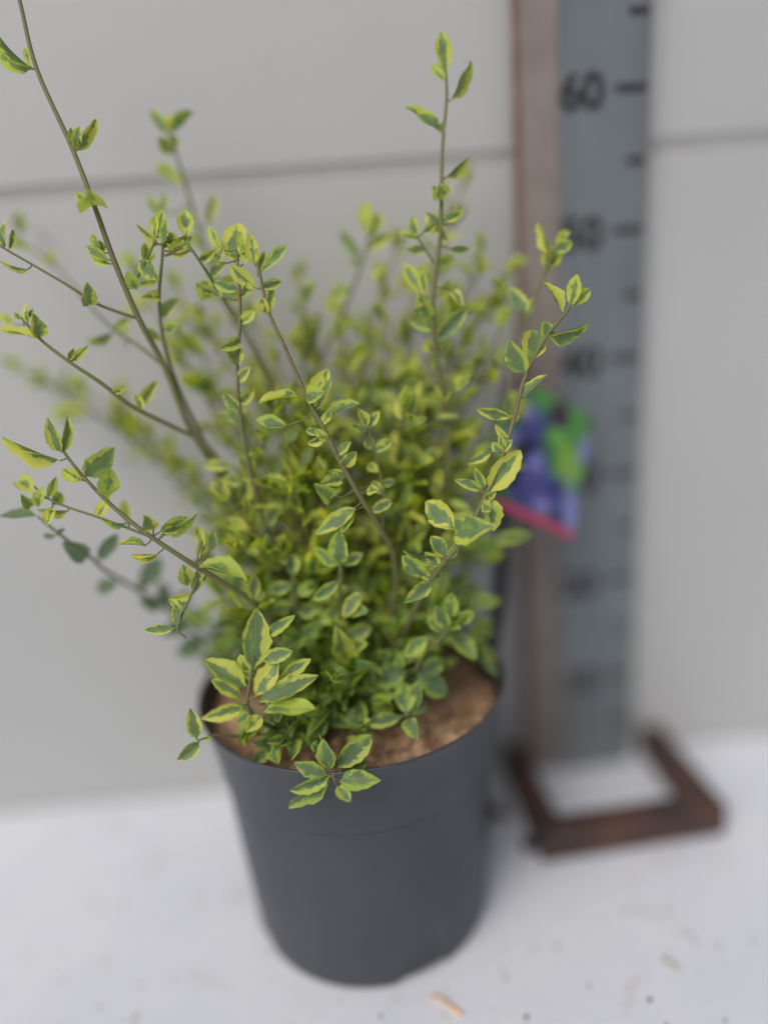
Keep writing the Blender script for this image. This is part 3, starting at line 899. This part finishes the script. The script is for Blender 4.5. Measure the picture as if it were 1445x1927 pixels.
def fill_stem(tip, base=None, dens=1.0, start=0.3, spur=0.5, size=1.0, r0=0.0016):
    if base is None:
        a, rr = rf.uniform(0, 6.28), 0.030 * math.sqrt(rf.random())
        base = BASE + Vector((rr * math.cos(a), rr * math.sin(a), 0.001))
    ax = tip - base
    mid1 = base + ax * 0.33 + Vector((-ax.x * 0.12, -ax.y * 0.12, ax.length * 0.05)) + Vector((rf.uniform(-.01, .01), rf.uniform(-.01, .01), 0))
    mid2 = base + ax * 0.68 + Vector((-ax.x * 0.08, -ax.y * 0.08, ax.length * 0.04)) + Vector((rf.uniform(-.01, .01), rf.uniform(-.01, .01), 0))
    pts = catmull([base, mid1, mid2, tip], 8)
    tube(FILL_V, FILL_F, pts, r0, 0.0006, 5)
    n = len(pts)
    total = sum((pts[i + 1] - pts[i]).length for i in range(n - 1))
    step = 0.0105 / dens
    dist, ph = total * start, rf.uniform(0, 6.28)
    while dist < total:
        acc = 0
        for i in range(n - 1):
            sl = (pts[i + 1] - pts[i]).length
            if acc + sl >= dist: break
            acc += sl
        t = (dist - acc) / sl
        p = pts[i].lerp(pts[i + 1], t)
        T = (pts[i + 1] - pts[i]).normalized()
        ph += 2.4 + rf.uniform(-.5, .5)
        s = T.cross(Vector((.3, .8, .5))).normalized(); q = T.cross(s)
        out = s * math.cos(ph) + q * math.sin(ph)
        frac = dist / total
        L = size * rf.uniform(0.014, 0.030) * (1.0 if frac < 0.85 else 0.8)
        d = (out * rf.uniform(0.6, 1.1) + T * rf.uniform(0.3, 0.9) + Vector((0, 0, 0.15))).normalized()
        if rf.random() < spur:
            sl2 = rf.uniform(0.006, 0.018)
            e = p + d * sl2
            tube(FILL_V, FILL_F, [p, (p + e) / 2 + T * 0.001, e], 0.0006, 0.0004, 4)
            for k in range(rf.randrange(2, 5)):
                dd = (d + Vector((rf.uniform(-.9, .9), rf.uniform(-.9, .9), rf.uniform(-.5, .9)))).normalized()
                add_fill_leaf(e - d * sl2 * 0.25 * k, dd, L * rf.uniform(0.7, 1.1), L * rf.uniform(0.27, 0.40), Vector((-.1, -.4, .8)))
        else:
            add_fill_leaf(p, d, L, L * rf.uniform(0.28, 0.42), Vector((-.1, -.4, .8)))
        dist += step * rf.uniform(0.6, 1.4)
    for k in range(3):
        dd = ((pts[-1] - pts[-3]).normalized() + Vector((rf.uniform(-.5, .5), rf.uniform(-.5, .5), rf.uniform(-.2, .4)))).normalized()
        add_fill_leaf(pts[-1], dd, 0.017, 0.0065, Vector((-.1, -.5, .6)))


def clampy(p):
    p.y = min(p.y, 0.622 + 0.037 * p.x)
    return p


# blurred shoots that can be told apart behind the sharp ones
for u, v, d, dens in ((575, 570, 54, .8), (640, 570, 58, .8), (560, 525, 57.5, .6), (745, 470, 57, .7), (715, 540, 55, .7), (872, 345, 57, .8), (905, 480, 55, .8), (955, 515, 56, .7), (900, 590, 57, .7),
                      (335, 545, 57, .6), (245, 505, 58, .35), (165, 735, 58, .6), (40, 690, 60, .5), (90, 715, 60, .7), (245, 800, 59, .5), (330, 870, 58, .6), (925, 690, 55, .8), (870, 640, 56, .8), (760, 620, 58, .7),
                      (700, 650, 57, .7), (640, 640, 54, .8), (660, 770, 55, .8), (480, 600, 57, .7), (520, 690, 55, .7), (400, 640, 57, .6), (345, 690, 57, .5), (880, 820, 54, .8), (940, 880, 55, .7), (910, 1060, 55, .7), (890, 1190, 56, .8),
                      (900, 520, 54, .5), (930, 565, 55, .5), (852, 425, 57, .5), (942, 620, 54, .6), (890, 700, 53, .6), (780, 545, 57, .4), (960, 780, 55, .6)):
    fill_stem(clampy(pix(u, v, d / 100)), dens=dens, start=0.35, spur=0.45)
# the dense middle
for k in range(46):
    u, v = rf.uniform(400, 900), rf.uniform(720, 1180)
    if abs(u - 650) / 300 > 1.15 - 0.35 * (v - 700) / 480: continue
    d = rf.uniform(49.5, 62)
    fill_stem(clampy(pix(u, v, d / 100)), dens=rf.uniform(.8, 1.15), start=0.18, spur=0.55, size=rf.uniform(0.9, 1.15))
for u, v, d in ((415, 1120, 53), (440, 1175, 54), (400, 1060, 55), (470, 1235, 53), (450, 1010, 54), (430, 960, 55), (385, 960, 57), (430, 1230, 56), (400, 1180, 57), (500, 1150, 51.5), (470, 1090, 53), (530, 1050, 52),
                (560, 960, 51), (600, 900, 52), (760, 960, 51.5), (800, 880, 52), (850, 930, 54), (870, 1020, 55), (820, 1120, 53)):
    fill_stem(clampy(pix(u, v, d / 100)), dens=1.0, start=0.3, spur=0.5, size=1.1)
for u, v, d in ((520, 1310, 50), (600, 1390, 49), (555, 1345, 50), (700, 1320, 51), (655, 1395, 49.5), (480, 1370, 49.5), (630, 1300, 51), (570, 1250, 51.5), (680, 1250, 51.5), (735, 1200, 52), (540, 1390, 49), (610, 1330, 50), (740, 1300, 52), (820, 1260, 54)):
    fill_stem(clampy(pix(u, v, d / 100)), dens=1.0, start=0.35, spur=0.6, size=1.25, r0=0.0011)
# short low shoots over the soil
for k in range(26):
    a, rr = rf.uniform(0, 6.28), rf.uniform(0.03, 0.085)
    if math.sin(a) < 0 and math.cos(a) > 0.15: rr *= 0.55
    tip = BASE + Vector((rr * math.cos(a), rr * math.sin(a), rf.uniform(0.02, 0.075)))
    fill_stem(tip, dens=1.1, start=0.25, spur=0.6, size=1.15, r0=0.0011)

# ------------------------------------------------------------------ shrub: build objects
for S in STEMS:
    me = bpy.data.meshes.new('stem')
    me.from_pydata([v - BASE for v in S['verts']], [], S['faces'])
    S['obj'] = link_mesh('stem', me, M_STEM, shrub, True)


def seen_size(m):
    b, t = m.translation, m @ Vector((1, 0, 0))
    x0, y0, z0 = to_pix(b); x1, y1, z1 = to_pix(t)
    if not (-20 < x0 < PW + 20 and -20 < y0 < PH):
        return 0
    N = m.to_3x3() @ Vector((0, 0, 1))
    f = abs(N.normalized().dot((CAM - b).normalized()))
    return math.hypot(x1 - x0, y1 - y0) * f * (1.6 if z0 < 0.53 else 0.7)


OLD_STEMS = (s16, s17, s18, s20, s21)


def is_old(m, si, key, var):
    if key:
        return si in OLD_STEMS
    return m.translation.z < SZ + 0.060 + 0.05 * ((var * 0.37) % 1)


key_n = len(LEAVES)
FILL.sort(key=lambda q: -seen_size(q[0]))
n_extra = max(0, 300 - key_n)
Tb = Matrix.Translation(-BASE)
for m, si, key, var, green in LEAVES + FILL[:n_extra]:
    o = bpy.data.objects.new('leaf', LEAF_MESH[var])
    COL.objects.link(o)
    if green or is_old(m, si, key, var):
        o.material_slots[0].link = 'OBJECT'
        o.material_slots[0].material = M_GREEN if green else M_OLD
    if si is None:
        p = m.translation
        si = min(range(len(STEMS)), key=lambda k: min((q - p).length for q in STEMS[k]['pts'][::3]))
    o.parent = STEMS[si]['obj']
    o.matrix_basis = Tb @ m
V, F, UV, RN, MI = [], [], [], [], []
for m, si, key, var, green in FILL[n_extra:]:
    pts, uvs = LEAF_SHAPES[var]
    b0 = len(V)
    rv = rf.random()
    for p, q in zip(pts, uvs):
        V.append(m @ Vector(p) - BASE); UV.append(q); RN.append(rv)
    F.extend([tuple(b0 + i for i in f) for f in LF])
    MI.extend([1 if is_old(m, si, key, var) else 0] * len(LF))
me = bpy.data.meshes.new('inner_foliage')
me.from_pydata(V, [], F)
uvl = me.uv_layers.new(name='UVMap')
buf = [0.0] * (len(me.loops) * 2)
for lp in me.loops:
    buf[lp.index * 2], buf[lp.index * 2 + 1] = UV[lp.vertex_index]
uvl.data.foreach_set('uv', buf)
at = me.attributes.new('rnd', 'FLOAT', 'POINT')
at.data.foreach_set('value', RN)
me.materials.append(M_LEAF); me.materials.append(M_OLD)
me.polygons.foreach_set('material_index', MI)
o = link_mesh('inner_foliage', me, M_LEAF, shrub, True)
o['kind'] = 'stuff'
me = bpy.data.meshes.new('inner_twigs')
me.from_pydata([v - BASE for v in FILL_V], [], FILL_F)
o = link_mesh('inner_twigs', me, M_STEM, shrub, True)
o['kind'] = 'stuff'
print('LEAVES key', key_n, 'fill', len(FILL))

# ------------------------------------------------------------------ plant label card on its stake
cardroot = empty('plant_label', pix(908, 1272, 0.59))
tag(cardroot, 'picture card of blue violet flowers with pink strip on a black stake', 'plant label')
CB = cardroot.location.copy()
dc = 0.588
cpx = dc / FPX
cen = pix(1020, 860, dc)
ea = (AX * 190 + AD * 76 + AF * 88) * cpx          # along the top edge, left to right
eb = (AX * -62 + AD * 240 - AF * 74) * cpx        # down the side
eb = eb - ea * (eb.dot(ea) / ea.length_squared)
nrm = ea.cross(eb).normalized()
if nrm.dot(CAM - cen) < 0: nrm = -nrm
vs, fs = [], []
NXC, NYC = 6, 8
for side in (0, 1):
    for j in range(NYC + 1):
        for i in range(NXC + 1):
            s, t = i / NXC - 0.5, j / NYC - 0.5
            bend = nrm * (-0.004 * (s * 2) ** 2)
            vs.append(cen + ea * s + eb * t + bend - nrm * (0.0006 * side) - CB)
st = (NXC + 1) * (NYC + 1)
for j in range(NYC):
    for i in range(NXC):
        a = j * (NXC + 1) + i
        fs.append((a, a + NXC + 1, a + NXC + 2, a + 1))
        fs.append((st + a, st + a + 1, st + a + NXC + 2, st + a + NXC + 1))
edge = [(0, i) for i in range(NXC + 1)] + [(j, NXC) for j in range(1, NYC + 1)] + [(NYC, i) for i in range(NXC - 1, -1, -1)] + [(j, 0) for j in range(NYC - 1, 0, -1)]
ei = [j * (NXC + 1) + i for j, i in edge]
for a, b_ in zip(ei, ei[1:] + ei[:1]):
    fs.append((a, b_, st + b_, st + a))
me = bpy.data.meshes.new('card')
me.from_pydata(vs, [], fs)
uvl = me.uv_layers.new(name='UVMap')
for lp in me.loops:
    k = lp.vertex_index % st
    uvl.data[lp.index].uv = ((k % (NXC + 1)) / NXC, 1 - (k // (NXC + 1)) / NYC)
link_mesh('card', me, M_CARD, cardroot)
# stake: a flat black strap from the soil to behind the card
S0, S1_, S2_ = pix(906, 1290, 0.590), pix(938, 1130, 0.590), cen - nrm * 0.0020 + eb * 0.30 - ea * 0.28
S3_ = cen - nrm * 0.0020 - eb * 0.1 - ea * 0.18
pts = catmull([S0, S1_, S2_, S3_], 6)
bm = bmesh.new()
prev = None
for p in pts:
    w = (AX * 1.0 + AF * 0.3).normalized() * 0.0068
    h = nrm * 0.0009
    ring = [bm.verts.new(p + a * w + b_ * h - CB) for a, b_ in ((-1, -1), (1, -1), (1, 1), (-1, 1))]
    if prev:
        for i in range(4):
            bm.faces.new((prev[i], prev[(i + 1) % 4], ring[(i + 1) % 4], ring[i]))
    else:
        bm.faces.new(ring)
    prev = ring
bm.faces.new(prev[::-1])
bmesh.ops.recalc_face_normals(bm, faces=bm.faces)
from_bm('stake', bm, M_STAKE, cardroot)

# ------------------------------------------------------------------ bits on the floor
def bit(name, u0, v0, u1, v1, r, mat, label, cat, flat=0.7):
    a, b_ = ground(u0, v0, r * flat), ground(u1, v1, r * flat)
    c = (a + b_) / 2
    L = (b_ - a).length
    vs, fs = [], []
    P = [Vector((-L / 2 + L * k / 6, 0.05 * L * math.sin(k * 0.9), 0)) for k in range(7)]
    tube(vs, fs, P, r, r * 0.8, 7)
    fs.append(tuple(range(6, -1, -1)))
    me = bpy.data.meshes.new(name)
    me.from_pydata([Vector((p.x, p.y, p.z * flat)) for p in vs], [], fs)
    o = link_mesh(name, me, mat, None, True)
    o.location = (c.x, c.y, r * flat)
    o.rotation_euler.z = math.atan2(b_.y - a.y, b_.x - a.x)
    tag(o, label, cat)


bit('straw', 812, 1874, 872, 1908, 0.0019, M_STRAW, 'short orange brown straw lying in front of the pot', 'straw')
bit('dry_leaf_scrap', 1246, 1804, 1279, 1824, 0.0021, M_CHIP, 'pale grey green dry scrap lying on the open floor', 'debris', 0.4)


def crumb(name, u, v, s, mat, label, seed):
    bm = bmesh.new()
    bmesh.ops.create_icosphere(bm, subdivisions=2, radius=s)
    for vt in bm.verts:
        vt.co *= 1 + 0.35 * noise.noise(vt.co / s * 1.3 + Vector((seed, seed * 2, 0)))
        vt.co.z *= 0.6
    g = ground(u, v, s * 0.5)
    o = from_bm(name, bm, mat, None, True)
    o.location = (g.x, g.y, s * 0.55)
    tag(o, label, 'debris')


crumb('soil_crumb', 1222, 1881, 0.0016, M_CRUMB, 'tiny dark crumb on the floor near the pale scrap', 3)
crumb('soil_crumb', 990, 1914, 0.0015, M_CRUMB, 'tiny dark crumb on the floor beyond the straw end', 8)
crumb('soil_clod', 934, 1527, 0.0085, M_CRUMB, 'dark clod on the floor between the pot and the gauge foot', 14)
